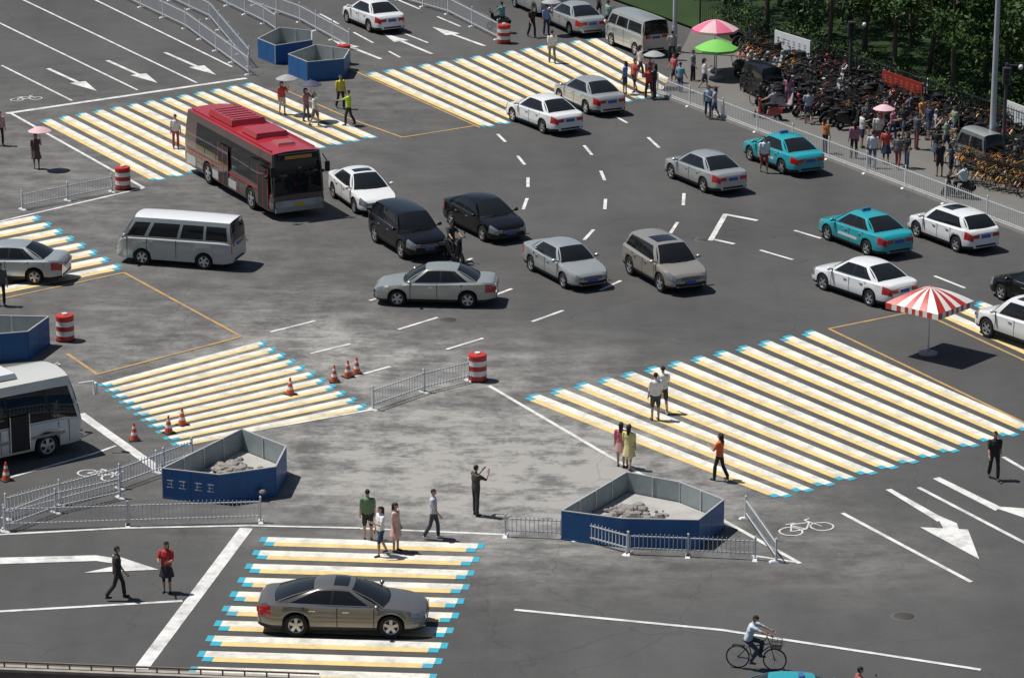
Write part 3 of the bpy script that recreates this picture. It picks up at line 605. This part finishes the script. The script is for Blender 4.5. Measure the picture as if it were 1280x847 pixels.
person(776,583,80,(.60,.14,.18),(.5,.30,.28),1.56,st,ARD,skirt=.6,lh=True); person(786,586,70,(.66,.58,.25),(.64,.56,.28),1.58,wk2,ARD,skirt=.5,lh=True)
person(819,525,110,wt_,(.05,.055,.07),1.72,st,ARD,pants='short'); person(828,516,100,(.64,.64,.62),(.04,.04,.05),1.72,wk2,ARW,pants='short',shoe=wt_)
person(899,600,150,(.62,.13,.035),bk,1.64,wk2,PH,lh=True); person(1242,599,-85,bk,bk,1.68,wk2,ARW)
def umbp(px,py,face,top,bot,ucol,**k):
    person(px,py,face,top,bot,arms=((50,10,150,-5),(0,8,8)),**k)
    h=k.get('h',1.6)/1.72; f=R_(face); off=Vector((.16,.2,0)); off=Matrix.Rotation(f,4,'Z')@off
    umbrella('umbrella',0,0,1.85*h,.52,[ucol],n=8,hgt=.2,pole=True,base=False,gz=1.3,loc=S(px,py)+off*h,val=.02)
gf=mat('grey_fabric',(.3,.3,.32),.7)
umbp(46,211,-80,(.10,.05,.05),(.12,.07,.06),lpk,h=1.6,skirt=.5,lh=True); umbp(353,143,-60,(.45,.05,.05),(.45,.42,.40),gf,h=1.58,lh=True,pants='short')
umbp(383,152,-30,(.3,.15,.18),(.1,.1,.15),mat('navy_fabric',(.05,.05,.10),.7),h=1.6,lh=True)
person(394,158,-20,wt_,(.15,.12,.12),1.6,wk2,ARW,lh=True,pants='short'); person(426,136,-60,(.60,.50,.05),bk,1.66,wk2,ARD)
person(436,157,170,(.45,.62,.05),bk,1.7,wk2,((70,10,80),(5,9,8))); person(2,382,-60,(.08,.08,.09),bk,1.7,st,ARD); person(1,182,-60,(.5,.3,.3),bk,1.6,st,ARD); person(220,186,-80,wt_,(.35,.06,.06),1.6,st,ARD)
person(690,79,100,(.62,.64,.60),(.22,.20,.16),1.7,wk2,ARW); person(665,47,-60,bk,bk,1.65,wk2,ARW); umbp(683,44,-60,(.2,.3,.5),nv,gf,h=1.6)
for q in [(781,118,(.1,.2,.5),nv),(793,115,(.5,.1,.08),bk),(811,124,(.45,.05,.05),(.1,.02,.02)),(818,123,bk,nv),(850,118,(.15,.28,.35),dn),(880,112,wt_,nv),(866,104,(.2,.2,.25),bk),(885,148,(.25,.35,.5),nv),(893,149,(.3,.3,.35),dn),(842,106,(.4,.1,.1),bk),(840,78,(.3,.3,.32),bk),(760,40,(.2,.35,.3),bk),(748,22,(.1,.1,.12),bk),(800,98,(.55,.5,.5),nv)]:
    person(q[0],q[1],random.uniform(-180,180),q[2],q[3],random.uniform(1.58,1.72),random.choice((st,wk2,wk)),random.choice((ARD,ARW,PH)),lh=random.random()<.4,pants=random.choice(('long','short')))
umbp(812,112,-90,(.3,.1,.1),bk,gf,h=1.6)
person(955,216,-80,wt_,(.40,.05,.04),1.66,wk2,ARD,pants='short')
cols=[(.42,.06,.05),(.5,.22,.08),wt_,bk,nv,(.3,.33,.38),(.2,.25,.18),(.50,.47,.42),(.35,.14,.2),(.1,.16,.3),bk,(.12,.12,.13),(.55,.55,.56),(.07,.08,.10)]
crowd=[(1031,195),(1067,201),(1077,188),(1090,213),(1097,190),(1107,208),(1115,180),(1122,214),(1133,213),(1145,190),(1174,224),(1188,227),(1160,178),(1170,206),(1083,172),(1110,166),(1128,176),(1182,196),(1152,168),(1100,176),(1138,160),(1192,178),(1010,158),(985,140)]
for i,(x,y) in enumerate(crowd):
    person(x,y,random.uniform(-180,180),(.55,.2,.06) if i==0 else random.choice(cols),random.choice([bk,nv,dn,bk,(.2,.06,.06)]),random.uniform(1.56,1.74),random.choice((st,wk2)),random.choice((ARD,ARW,PH,BOTH)),lh=random.random()<.4,pants=random.choice(('long','short')),skirt=.5 if random.random()<.2 else None,z0=.12)
umbrella('umbrella',0,0,1.75,.5,[lpk],n=8,hgt=.2,base=False,gz=1.2,loc=S(1100,186)+Vector((0.1,-.2,.12)),val=.02)
# ------------------------------------------------------------------ two-wheelers
def bicycle(mb,T,fr,seg=16,basket=True,fine=True):
    r=.32; n=5 if fine else 3
    for cx in (-.52,.52):
        pts=[(cx+r*math.cos(2*math.pi*k/seg),0,r+.015+r*math.sin(2*math.pi*k/seg)) for k in range(seg)]
        for k in range(seg): mb.tube(pts[k],pts[(k+1)%seg],.02,.02,TYRE,n,T,False)
        for k in range(0,seg,1 if fine else 4): mb.tube((cx,0,r),pts[k],.004,.003,CHR,3,T,False)
    f=lambda a,b,w=.016,m=fr: mb.tube(a,b,w,w,m,n+1,T,False)
    f((-.52,.0,.33),(-.12,0,.30)); f((-.12,0,.30),(-.22,0,.78)); f((-.52,0,.33),(-.20,0,.70),.012); f((-.12,0,.30),(.36,0,.72),.02); f((-.2,0,.66),(.34,0,.80),.018); f((.52,0,.33),(.34,0,.90),.016); f((.34,0,.9),(.30,0,1.0),.014)
    f((.28,-.27,1.0),(.28,.27,1.0),.014,BLK); f((.28,-.27,1.0),(.14,-.27,.99),.017,BLK); f((.28,.27,1.0),(.14,.27,.99),.017,BLK)
    mb.sphere((-.26,0,.83),.12,BLK,8,T,(1.1,.75,.35)); f((-.12,-.08,.3),(-.05,-.14,.2),.012,BLK); f((-.12,.08,.3),(-.2,.14,.4),.012,BLK)
    mb.box((-.5,0,.67),(.36,.14,.02),BLK,T)
    for cx in (-.52,.52):
        P=[[(cx+(r+.035)*math.cos(a),y,r+(r+.035)*math.sin(a)) for y in (-.03,.03)] for a in np.linspace(.3,2.7,7)]; mb.grid(P,fr,T)
    if basket:
        for zz in (.72,.82,.93):
            for a,b in (((.42,-.16),(.70,-.16)),((.70,-.16),(.70,.16)),((.70,.16),(.42,.16)),((.42,.16),(.42,-.16))): mb.tube((a[0],a[1],zz),(b[0],b[1],zz),.008,.008,BLK,3,T,False)
        mb.box((.56,0,.72),(.28,.32,.012),BLK,T)
        for a in ((.42,-.16),(.7,-.16),(.7,.16),(.42,.16),(.56,-.16),(.56,.16),(.7,0)): mb.tube((a[0],a[1],.72),(a[0],a[1],.93),.006,.006,BLK,3,T,False)
def scooter(mb,T,body):
    for cx in (-.5,.55):
        M=T@Matrix.Translation((cx,0,.22))@Matrix.Rotation(math.pi/2,4,'X'); mb.lathe([(.08,.05),(.2,.05),(.22,.0),(.2,-.05),(.08,-.05)],TYRE,14,M); mb.lathe([(.001,.04),(.09,.045)],RIM,10,M); mb.lathe([(.001,-.04),(.09,-.045)],RIM,10,M)
    P=[]
    for x,w,z0,z1 in ((-.78,.10,.55,.70),(-.6,.17,.40,.76),(-.3,.18,.30,.76),(-.08,.16,.22,.62),(0,.15,.22,.34),(.25,.15,.22,.30),(.32,.17,.24,.5),(.42,.13,.3,.9),(.48,.06,.5,1.0)):
        P.append([(x,-w*.7,z0),(x,-w,(z0+z1)/2),(x,-w*.8,z1),(x,0,z1+.02),(x,w*.8,z1),(x,w,(z0+z1)/2),(x,w*.7,z0)])
    mb.grid(P,body,T); mb.sphere((-.38,0,.79),.2,BLK,8,T,(1.6,.8,.35))
    mb.tube((.55,0,.22),(.40,0,1.0),.03,.03,BLK,6,T); mb.tube((.36,-.33,1.04),(.36,.33,1.04),.018,.018,BLK,6,T); mb.sphere((.44,0,.98),.1,body,8,T); mb.box((.50,0,.97),(.03,.1,.07),LAMP,T)
    mb.box((.54,0,.46),(.3,.12,.02),body,T)
    for sg in (-1,1): mb.tube((.36,sg*.25,1.04),(.32,sg*.3,1.2),.008,.008,BLK,4,T); mb.sphere((.31,sg*.3,1.22),.05,BLK,6,T,(.4,1,.7))
I4=Matrix.Identity(4)
mb=MB(); bicycle(mb,I4,mat('bike_dark_green',(.03,.05,.04),.35),24); a=S(923,834);b=S(967,838); bo=mb.build('bicycle',(a+b)/2,heading(a,b))
bd=heading(a,b); D3=Vector((math.cos(bd),math.sin(bd),0))
person(0,0,math.degrees(bd),(.50,.58,.64),(.05,.06,.10),1.68,((78,-8),(48,-28)),((52,8,68,-4),(52,8,68,-4)),lean=18,pel=.90,loc=(a+b)/2-D3*.25,name='cyclist',shoe=(.1,.1,.1))
def rider(px,py,hd,body,top):
    mb=MB(); scooter(mb,I4,body); c=S(px,py); mb.build('electric_scooter',c,R_(hd))
    d=Vector((math.cos(R_(hd)),math.sin(R_(hd)),0)); person(0,0,hd,top,bk,1.66,((80,5),(78,8)),((45,8,65,2),(45,8,65,2)),lean=5,pel=.90,loc=c-d*.28,name='scooter_rider')
blk2=paintm('scooter_black',(.02,.02,.02),0,.3,.3); wsc=paintm('scooter_white',(.4,.4,.4),0); rsc=paintm('scooter_red',(.3,.03,.03),0)
rider(1197,250,150,blk2,(.45,.55,.6)); rider(623,40,140,blk2,(.12,.3,.28)); rider(1083,902,10,blk2,(.3,.08,.08)); rider(568,327,-60,blk2,bk); rider(960,152,150,rsc,(.3,.3,.35))
def proto(fn,*a):
    mb=MB(); fn(mb,I4,*a); return mb
def mass(name,protos,places):
    out=MB()
    for (x,y,z,rz,k) in places:
        p=protos[k]; c,s_=math.cos(rz),math.sin(rz); o=len(out.V)
        out.V+= [(x+c*v[0]-s_*v[1],y+s_*v[0]+c*v[1],z+v[2]) for v in p.V]
        mp=[out.mi(m) for m in p.mats]
        out.F+=[[o+i for i in f] for f in p.F]; out.M+=[mp[i] for i in p.M]; out.S+=p.S
    return out.build(name)
yb=mat('shared_bike_yellow',(.50,.30,.02),.4); ob=mat('shared_bike_orange',(.48,.13,.03),.4); db=mat('bike_black',(.02,.02,.022),.4); sb_=mat('bike_silver',(.22,.22,.24),.35)
pr=[proto(bicycle,yb,10,True,False),proto(bicycle,ob,10,True,False),proto(bicycle,db,10,True,False),proto(bicycle,sb_,10,False,False),proto(scooter,blk2),proto(scooter,wsc),proto(scooter,rsc)]
pa=math.atan2(wn.y,wn.x)
pl_=[];
def row(A,B,n,ks,wts,jit=.15):
    A=S(*A);B=S(*B)
    for i in range(n):
        p=A.lerp(B,i/(n-1)); pl_.append((p.x+random.gauss(0,jit),p.y+random.gauss(0,jit),.12,pa+random.gauss(0,.16)+(math.pi if random.random()<.15 else 0),random.choices(ks,wts)[0]))
al=(0,1,2,3,4,5,6)
row((930,62),(1290,176),60,al,(.4,.8,7,2,3,.5,.5)); row((930,80),(1290,196),52,al,(.5,2,6,2,4,.7,.5)); row((935,98),(1170,172),34,al,(.4,2,6,2,5,.7,.5)); row((945,115),(1120,170),24,al,(.4,1.5,6,2,6,.7,.5)); row((950,132),(1060,165),13,al,(0,.5,4,2,7,1,.6))
row((1200,208),(1300,236),20,(0,1,2),(5,2,3),.08); row((1215,228),(1300,250),15,(0,1,2),(6,1,2),.08); row((1200,190),(1300,215),18,(0,1,2),(2,1,6),.08)
mass('parked_bicycles',pr,pl_)
# ------------------------------------------------------------------ finish people
dg=bpy.context.evaluated_depsgraph_get(); dg.update()
for (o,PT,cols_,sc,loc,rz,hands,eye,tp,name) in people:
    me=bpy.data.meshes.new_from_object(o.evaluated_get(dg)); me.name=name
    me.materials.clear(); regs=['skin','hair','top','bottom','shoes']
    for r_ in regs:
        c=cols_[r_]; me.materials.append(mat('person_'+r_,c,.55 if r_=='skin' else .8,0,0,.2,9))
    n=len(me.polygons); C=np.empty(n*3); me.polygons.foreach_get('center',C); C=C.reshape(-1,3)
    best=np.full(n,1e9); idx=np.zeros(n,int)
    for k,(a,b,ra,rb,reg,wy,cap) in enumerate(PT):
        A=np.array(a);B=np.array(b); Q=C.copy(); Q[:,1]=A[1]+(Q[:,1]-A[1])/wy; D=B-A; t=np.clip(((Q-A)@D)/(D@D),0,1); dist=np.linalg.norm(Q-(A+t[:,None]*D),axis=1)-(ra+(rb-ra)*t)
        if reg=='top': dist=dist-.006
        m_=dist<best; best[m_]=dist[m_]; idx[m_]=k
    regi=np.array([{'skin':0,'hair':1,'top':2,'bottom':3,'shoes':4,'head':5}[p[4]] for p in PT])[idx]
    hp=regi==5; e=np.array(eye); rel=C-e
    hair=hp&((rel[:,2]>.045)|((rel[:,0]<-.085)&(rel[:,2]>-.05)))
    regi[hp]=0; regi[hair]=1
    me.polygons.foreach_set('material_index',regi.astype(np.int32)); me.polygons.foreach_set('use_smooth',[True]*n)
    mb=MB(); skm=me.materials[0]
    for wr,hd,d,sg in hands:
        side=d.cross(Vector((0,1,0))).normalized() if abs(d.y)<.9 else Vector((1,0,0)); pn=Vector((0,-sg*1.0,0))
        for i,l in enumerate((.055,.068,.072,.062)):
            s0=hd+side*(-.026+.018*i)+d*.01; m1=s0+d*l*.6+pn*.008; e1=m1+d*l*.4+pn*.025
            mb.tube(s0,m1,.0095,.0085,skm,5); mb.tube(m1,e1,.0085,.006,skm,5)
        s0=wr.lerp(hd,.35)+side*.028; m1=s0+side*.03+d*.03; mb.tube(s0,m1,.011,.009,skm,5); mb.tube(m1,m1+d*.03+pn*.01,.009,.007,skm,5)
    dark=mat('eye_dark',(.02,.015,.012),.3); lip=mat('lip',(.35,.12,.10),.5)
    for sg in (-1,1):
        q=tp(.093,sg*.032,.70); mb.sphere(q,.011,dark,6,None,(.6,1.2,.7)); q=tp(.0,sg*.086,.685); mb.sphere(q,.024,skm,6,None,(.7,.4,1.2))
    mb.box(tp(.092,0,.628),(.02,.045,.012),lip)
    d_=mb.build('tmpd'); base=bpy.data.objects.new(name,me); bpy.context.collection.objects.link(base)
    bpy.ops.object.select_all(action='DESELECT'); d_.select_set(True); base.select_set(True); bpy.context.view_layer.objects.active=base; bpy.ops.object.join()
    base.location=loc; base.rotation_euler=(0,0,rz); base.scale=(sc,sc,sc)
for t in people:
    m_=t[0].data; bpy.data.objects.remove(t[0]); bpy.data.meshes.remove(m_)
# ------------------------------------------------------------------ vegetation
def leafmat(name,c1,c2):
    m=bpy.data.materials.new(name); m.use_nodes=True; nt=m.node_tree; b=nt.nodes['Principled BSDF']; b.inputs['Roughness'].default_value=.6; b.inputs['Specular IOR Level'].default_value=.25
    g=nt.nodes.new('ShaderNodeNewGeometry'); mx=nt.nodes.new('ShaderNodeMix'); mx.data_type='RGBA'; mx.inputs[6].default_value=(*c1,1); mx.inputs[7].default_value=(*c2,1)
    nt.links.new(g.outputs['Random Per Island'],mx.inputs[0]); nt.links.new(mx.outputs[2],b.inputs['Base Color']); return m
LF=leafmat('leaf_dark',(.022,.052,.012),(.062,.12,.025)); LF2=leafmat('leaf_hedge',(.025,.06,.012),(.07,.13,.028)); BARK=mat('bark',(.10,.075,.055),.9,0,0,.3,8,bump=.5)
def leaves(cents,per,size,rad):
    V=[];Fc=[]
    for (cx,cy,cz,cr) in cents:
        for _ in range(per):
            d=np.random.normal(size=3); d/=np.linalg.norm(d); rr=cr*random.random()**.45
            p=np.array((cx,cy,cz))+d*rr*np.array((1,1,.75)); u=np.random.normal(size=3);u/=np.linalg.norm(u); w=np.cross(u,d); w/=np.linalg.norm(w)+1e-6
            s_=size*random.uniform(.6,1.3); o=len(V); V+= [tuple(p-u*s_),tuple(p+w*s_*.45),tuple(p+u*s_),tuple(p-w*s_*.45)]; Fc.append((o,o+1,o+2,o+3))
    return V,Fc
def tree(name,loc,h=8,th=2.8,cr=2.6,seed=0):
    random.seed(seed); np.random.seed(seed); mb=MB()
    lean=Vector((random.gauss(0,.15),random.gauss(0,.15),0)); top=Vector((0,0,th))+lean
    mb.tube((0,0,0),top*.5,.17,.13,BARK,9); mb.tube(top*.5,top,.13,.11,BARK,9); mb.tube(top,top+Vector((0,0,h-th-1.2)),.10,.03,BARK,7)
    cents=[]
    for k in range(11):
        a=k*2.4+random.random(); z=th+random.uniform(-.1,.75)*(h-th-1); s0=top+Vector((0,0,max(0,z-th)*.7)); e=s0+Vector((math.cos(a)*cr*random.uniform(.5,.9),math.sin(a)*cr*random.uniform(.5,.9),random.uniform(.6,1.6)))
        mid=s0.lerp(e,.5)+Vector((0,0,.15)); mb.tube(s0,mid,.055,.04,BARK,6); mb.tube(mid,e,.04,.015,BARK,5)
        cents.append((e.x,e.y,e.z,random.uniform(.6,1.15)))
        for j in range(2):
            f=e+Vector((random.gauss(0,.7),random.gauss(0,.7),random.gauss(.2,.5))); mb.tube(mid,f,.02,.008,BARK,4); cents.append((f.x,f.y,f.z,random.uniform(.4,.85)))
    cents.append((0,0,h-1.2,1.1))
    V,Fc=leaves(cents,120,.13,1); mb.add(V,Fc,LF)
    return mb.build(name,loc)
tps=[(905,22,7),(958,52,8),(1000,30,8),(1035,82,8.5),(1062,40,9),(1117,106,8),(1140,60,9),(1192,138,8),(1215,80,9),(1262,128,9),(1090,15,9),(1180,20,9),(1290,150,9),(1010,-20,9),(940,-10,8),(1130,-15,9),(1250,40,9),(1345,180,9),(975,12,8),(1080,72,8),(1160,95,8),(1232,112,8),(1220,-10,9),(1060,-35,9),(860,-5,7),(1280,80,9)]
for i,(x,y,h) in enumerate(tps): tree('street_tree',S(x,y)+Vector((0,0,.15)),h,random.uniform(2.2,3.0),random.uniform(2.2,3.0),i+3)
random.seed(5);np.random.seed(5)
ct=[]
for i in range(60):
    p=w1.lerp(w2+wd_*10,i/59)+wn*random.uniform(1.4,2.6); ct.append((p.x,p.y,.15+random.uniform(.3,.8),random.uniform(.5,.95)))
mb=MB(); V,Fc=leaves(ct,130,.10,1); mb.add(V,Fc,LF2); mb.build('hedge')
ct=[]
for i in range(260):
    p=w1.lerp(w2+wd_*10,random.random())+wn*random.uniform(4,36); ct.append((p.x,p.y,.15+random.uniform(.2,1.6),random.uniform(.7,1.7)))
mb=MB(); V,Fc=leaves(ct,110,.16,1); mb.add(V,Fc,LF); mb.build('shrubs')
fm=mat('dark_fence',(.03,.04,.035),.5)
railing('iron_fence',[w1+wn*.6+Vector((0,0,.12)),w2+wd_*12+wn*.6+Vector((0,0,.12))],1.5,fm,.2,False)
def banner(px0,py0,px1,py1,h,m,txt,z=.5):
    a=S(px0,py0);b=S(px1,py1); d=(b-a).normalized(); L=(b-a).length; rz=math.atan2(d.y,d.x); c=(a+b)/2; mb=MB(); mb.box((0,0,z+h/2),(L,.05,h),m)
    for x in (-L/2+.05,L/2-.05): mb.box((x,.06,z/2+h/2),(.07,.07,z+h),STEEL)
    for i in range(int(L/.45)):
        x=-L/2+.3+i*.45
        for k in range(3): mb.box((x+random.uniform(-.03,.03),-.028,z+h*.5+(k-1)*.13),(.24,.006,.035),txt)
        mb.box((x,-.028,z+h*.5),(.035,.008,.34),txt)
    mb.build('banner_board',c+Vector((0,0,.15)),rz)
wb_=mat('banner_white',(.66,.67,.68),.5); tb_=mat('banner_text',(.25,.3,.4),.5); rbn=mat('banner_red',(.24,.02,.015),.6); ytx=mat('banner_yellow_text',(.40,.12,.05),.5)
banner(968,76,1012,90,.9,wb_,tb_); banner(1254,166,1300,184,.9,wb_,tb_); banner(1102,122,1152,140,.7,rbn,ytx)
# ------------------------------------------------------------------ poles
def lamp_post(name,px,py,h,r0,m,arm=True,rz=0):
    mb=MB(); mb.box((0,0,.15),(.5,.5,.3),conc); mb.tube((0,0,.3),(0,0,1.3),r0*1.25,r0*1.2,m,16); mb.tube((0,0,1.3),(0,0,h),r0,r0*.6,m,16)
    if arm:
        mb.tube((0,0,h),(2.2,0,h+.7),.06,.045,m,8); mb.box((2.6,0,h+.75),(.9,.32,.14),STEEL,taper=.7)
        mb.tube((0,0,h),(-1.4,0,h+.5),.06,.045,m,8); mb.box((-1.7,0,h+.53),(.7,.3,.13),STEEL,taper=.7)
    return mb.build(name,S(px,py)+Vector((0,0,.12)),rz)
greyw=mat('pole_grey',(.40,.42,.44),.45)
lamp_post('street_lamp',1239,205,11,.14,greyw,True,R_(-120)); lamp_post('street_lamp',843,68,10,.11,greyw,True,R_(-120))
def cam_pole(px,py,h):
    mb=MB(); dk=mat('dark_pole',(.05,.055,.06),.5); mb.tube((0,0,0),(0,0,h),.09,.07,dk,12); mb.box((0,-.1,h*.88),(.34,.26,.75),dk); 
    for k in range(3): mb.lathe([(.09,0),(.1,.05),(.001,.05)],BLK,10,Matrix.Translation((0,-.24,h*.88+.24-.24*k))@Matrix.Rotation(math.pi/2,4,'X'))
    mb.box((.3,0,h-.1),(.6,.06,.06),dk); mb.sphere((.6,0,h-.18),.12,WHITEP,8); mb.build('traffic_signal',S(px,py)+Vector((0,0,.12)),0)
cam_pole(1253,212,4.6); cam_pole(1062,112,3.2)
mb=MB(); a=S(-60,872);b=S(400,890); d=(b-a).normalized(); L=(b-a).length; rz=math.atan2(d.y,d.x); c=(a+b)/2; rust=mat('weathered_parapet',(.17,.13,.10),.85,0,0,.4,3,bump=.4)
mb.box((c.x,c.y,.45),(L,.25,.9),rust,rz=rz); mb.box((c.x,c.y,.94),(L,.36,.08),mat('coping',(.30,.27,.23),.8,0,0,.4,3),rz=rz)
for i in range(int(L/.6)):
    p=a+d*(i*.6+.3); mb.box((p.x,p.y,1.05),(.04,.04,.14),rust,rz=rz)
mb.box((c.x,c.y,1.13),(L,.05,.04),rust,rz=rz); mb.build('parapet_wall')
# ------------------------------------------------------------------ light, sky, camera
el=R_(64); ld=Vector((.93,-.30,0)).normalized()*math.cos(el); ld.z=-math.sin(el)
sun=bpy.data.lights.new('sun','SUN'); sun.energy=5.0; sun.angle=R_(.5); sun.color=(1,.965,.91); so=bpy.data.objects.new('sun',sun); bpy.context.collection.objects.link(so)
so.rotation_euler=ld.to_track_quat('-Z','Y').to_euler(); so.location=(0,100,80)
w=bpy.data.worlds.new('World'); bpy.context.scene.world=w; w.use_nodes=True; nt=w.node_tree; bg=nt.nodes['Background']; sky=nt.nodes.new('ShaderNodeTexSky'); sky.sky_type='NISHITA'; sky.sun_disc=False
sky.sun_elevation=el; sky.sun_rotation=math.atan2(-ld.x,-ld.y); nt.links.new(sky.outputs[0],bg.inputs[0]); bg.inputs[1].default_value=.06
cam=bpy.data.cameras.new('camera'); cam.sensor_width=36; cam.sensor_fit='HORIZONTAL'; cam.lens=F/1280*36; cam.clip_end=9000; cam.clip_start=1
co=bpy.data.objects.new('camera',cam); co.location=(0,0,CH); co.rotation_euler=(math.pi/2-TH,0,0); bpy.context.collection.objects.link(co); bpy.context.scene.camera=co
sc=bpy.context.scene; sc.view_settings.view_transform='Standard'; sc.view_settings.look='None'; sc.view_settings.exposure=0
print('polys',sum(len(o.data.polygons) for o in bpy.data.objects if o.type=='MESH'))
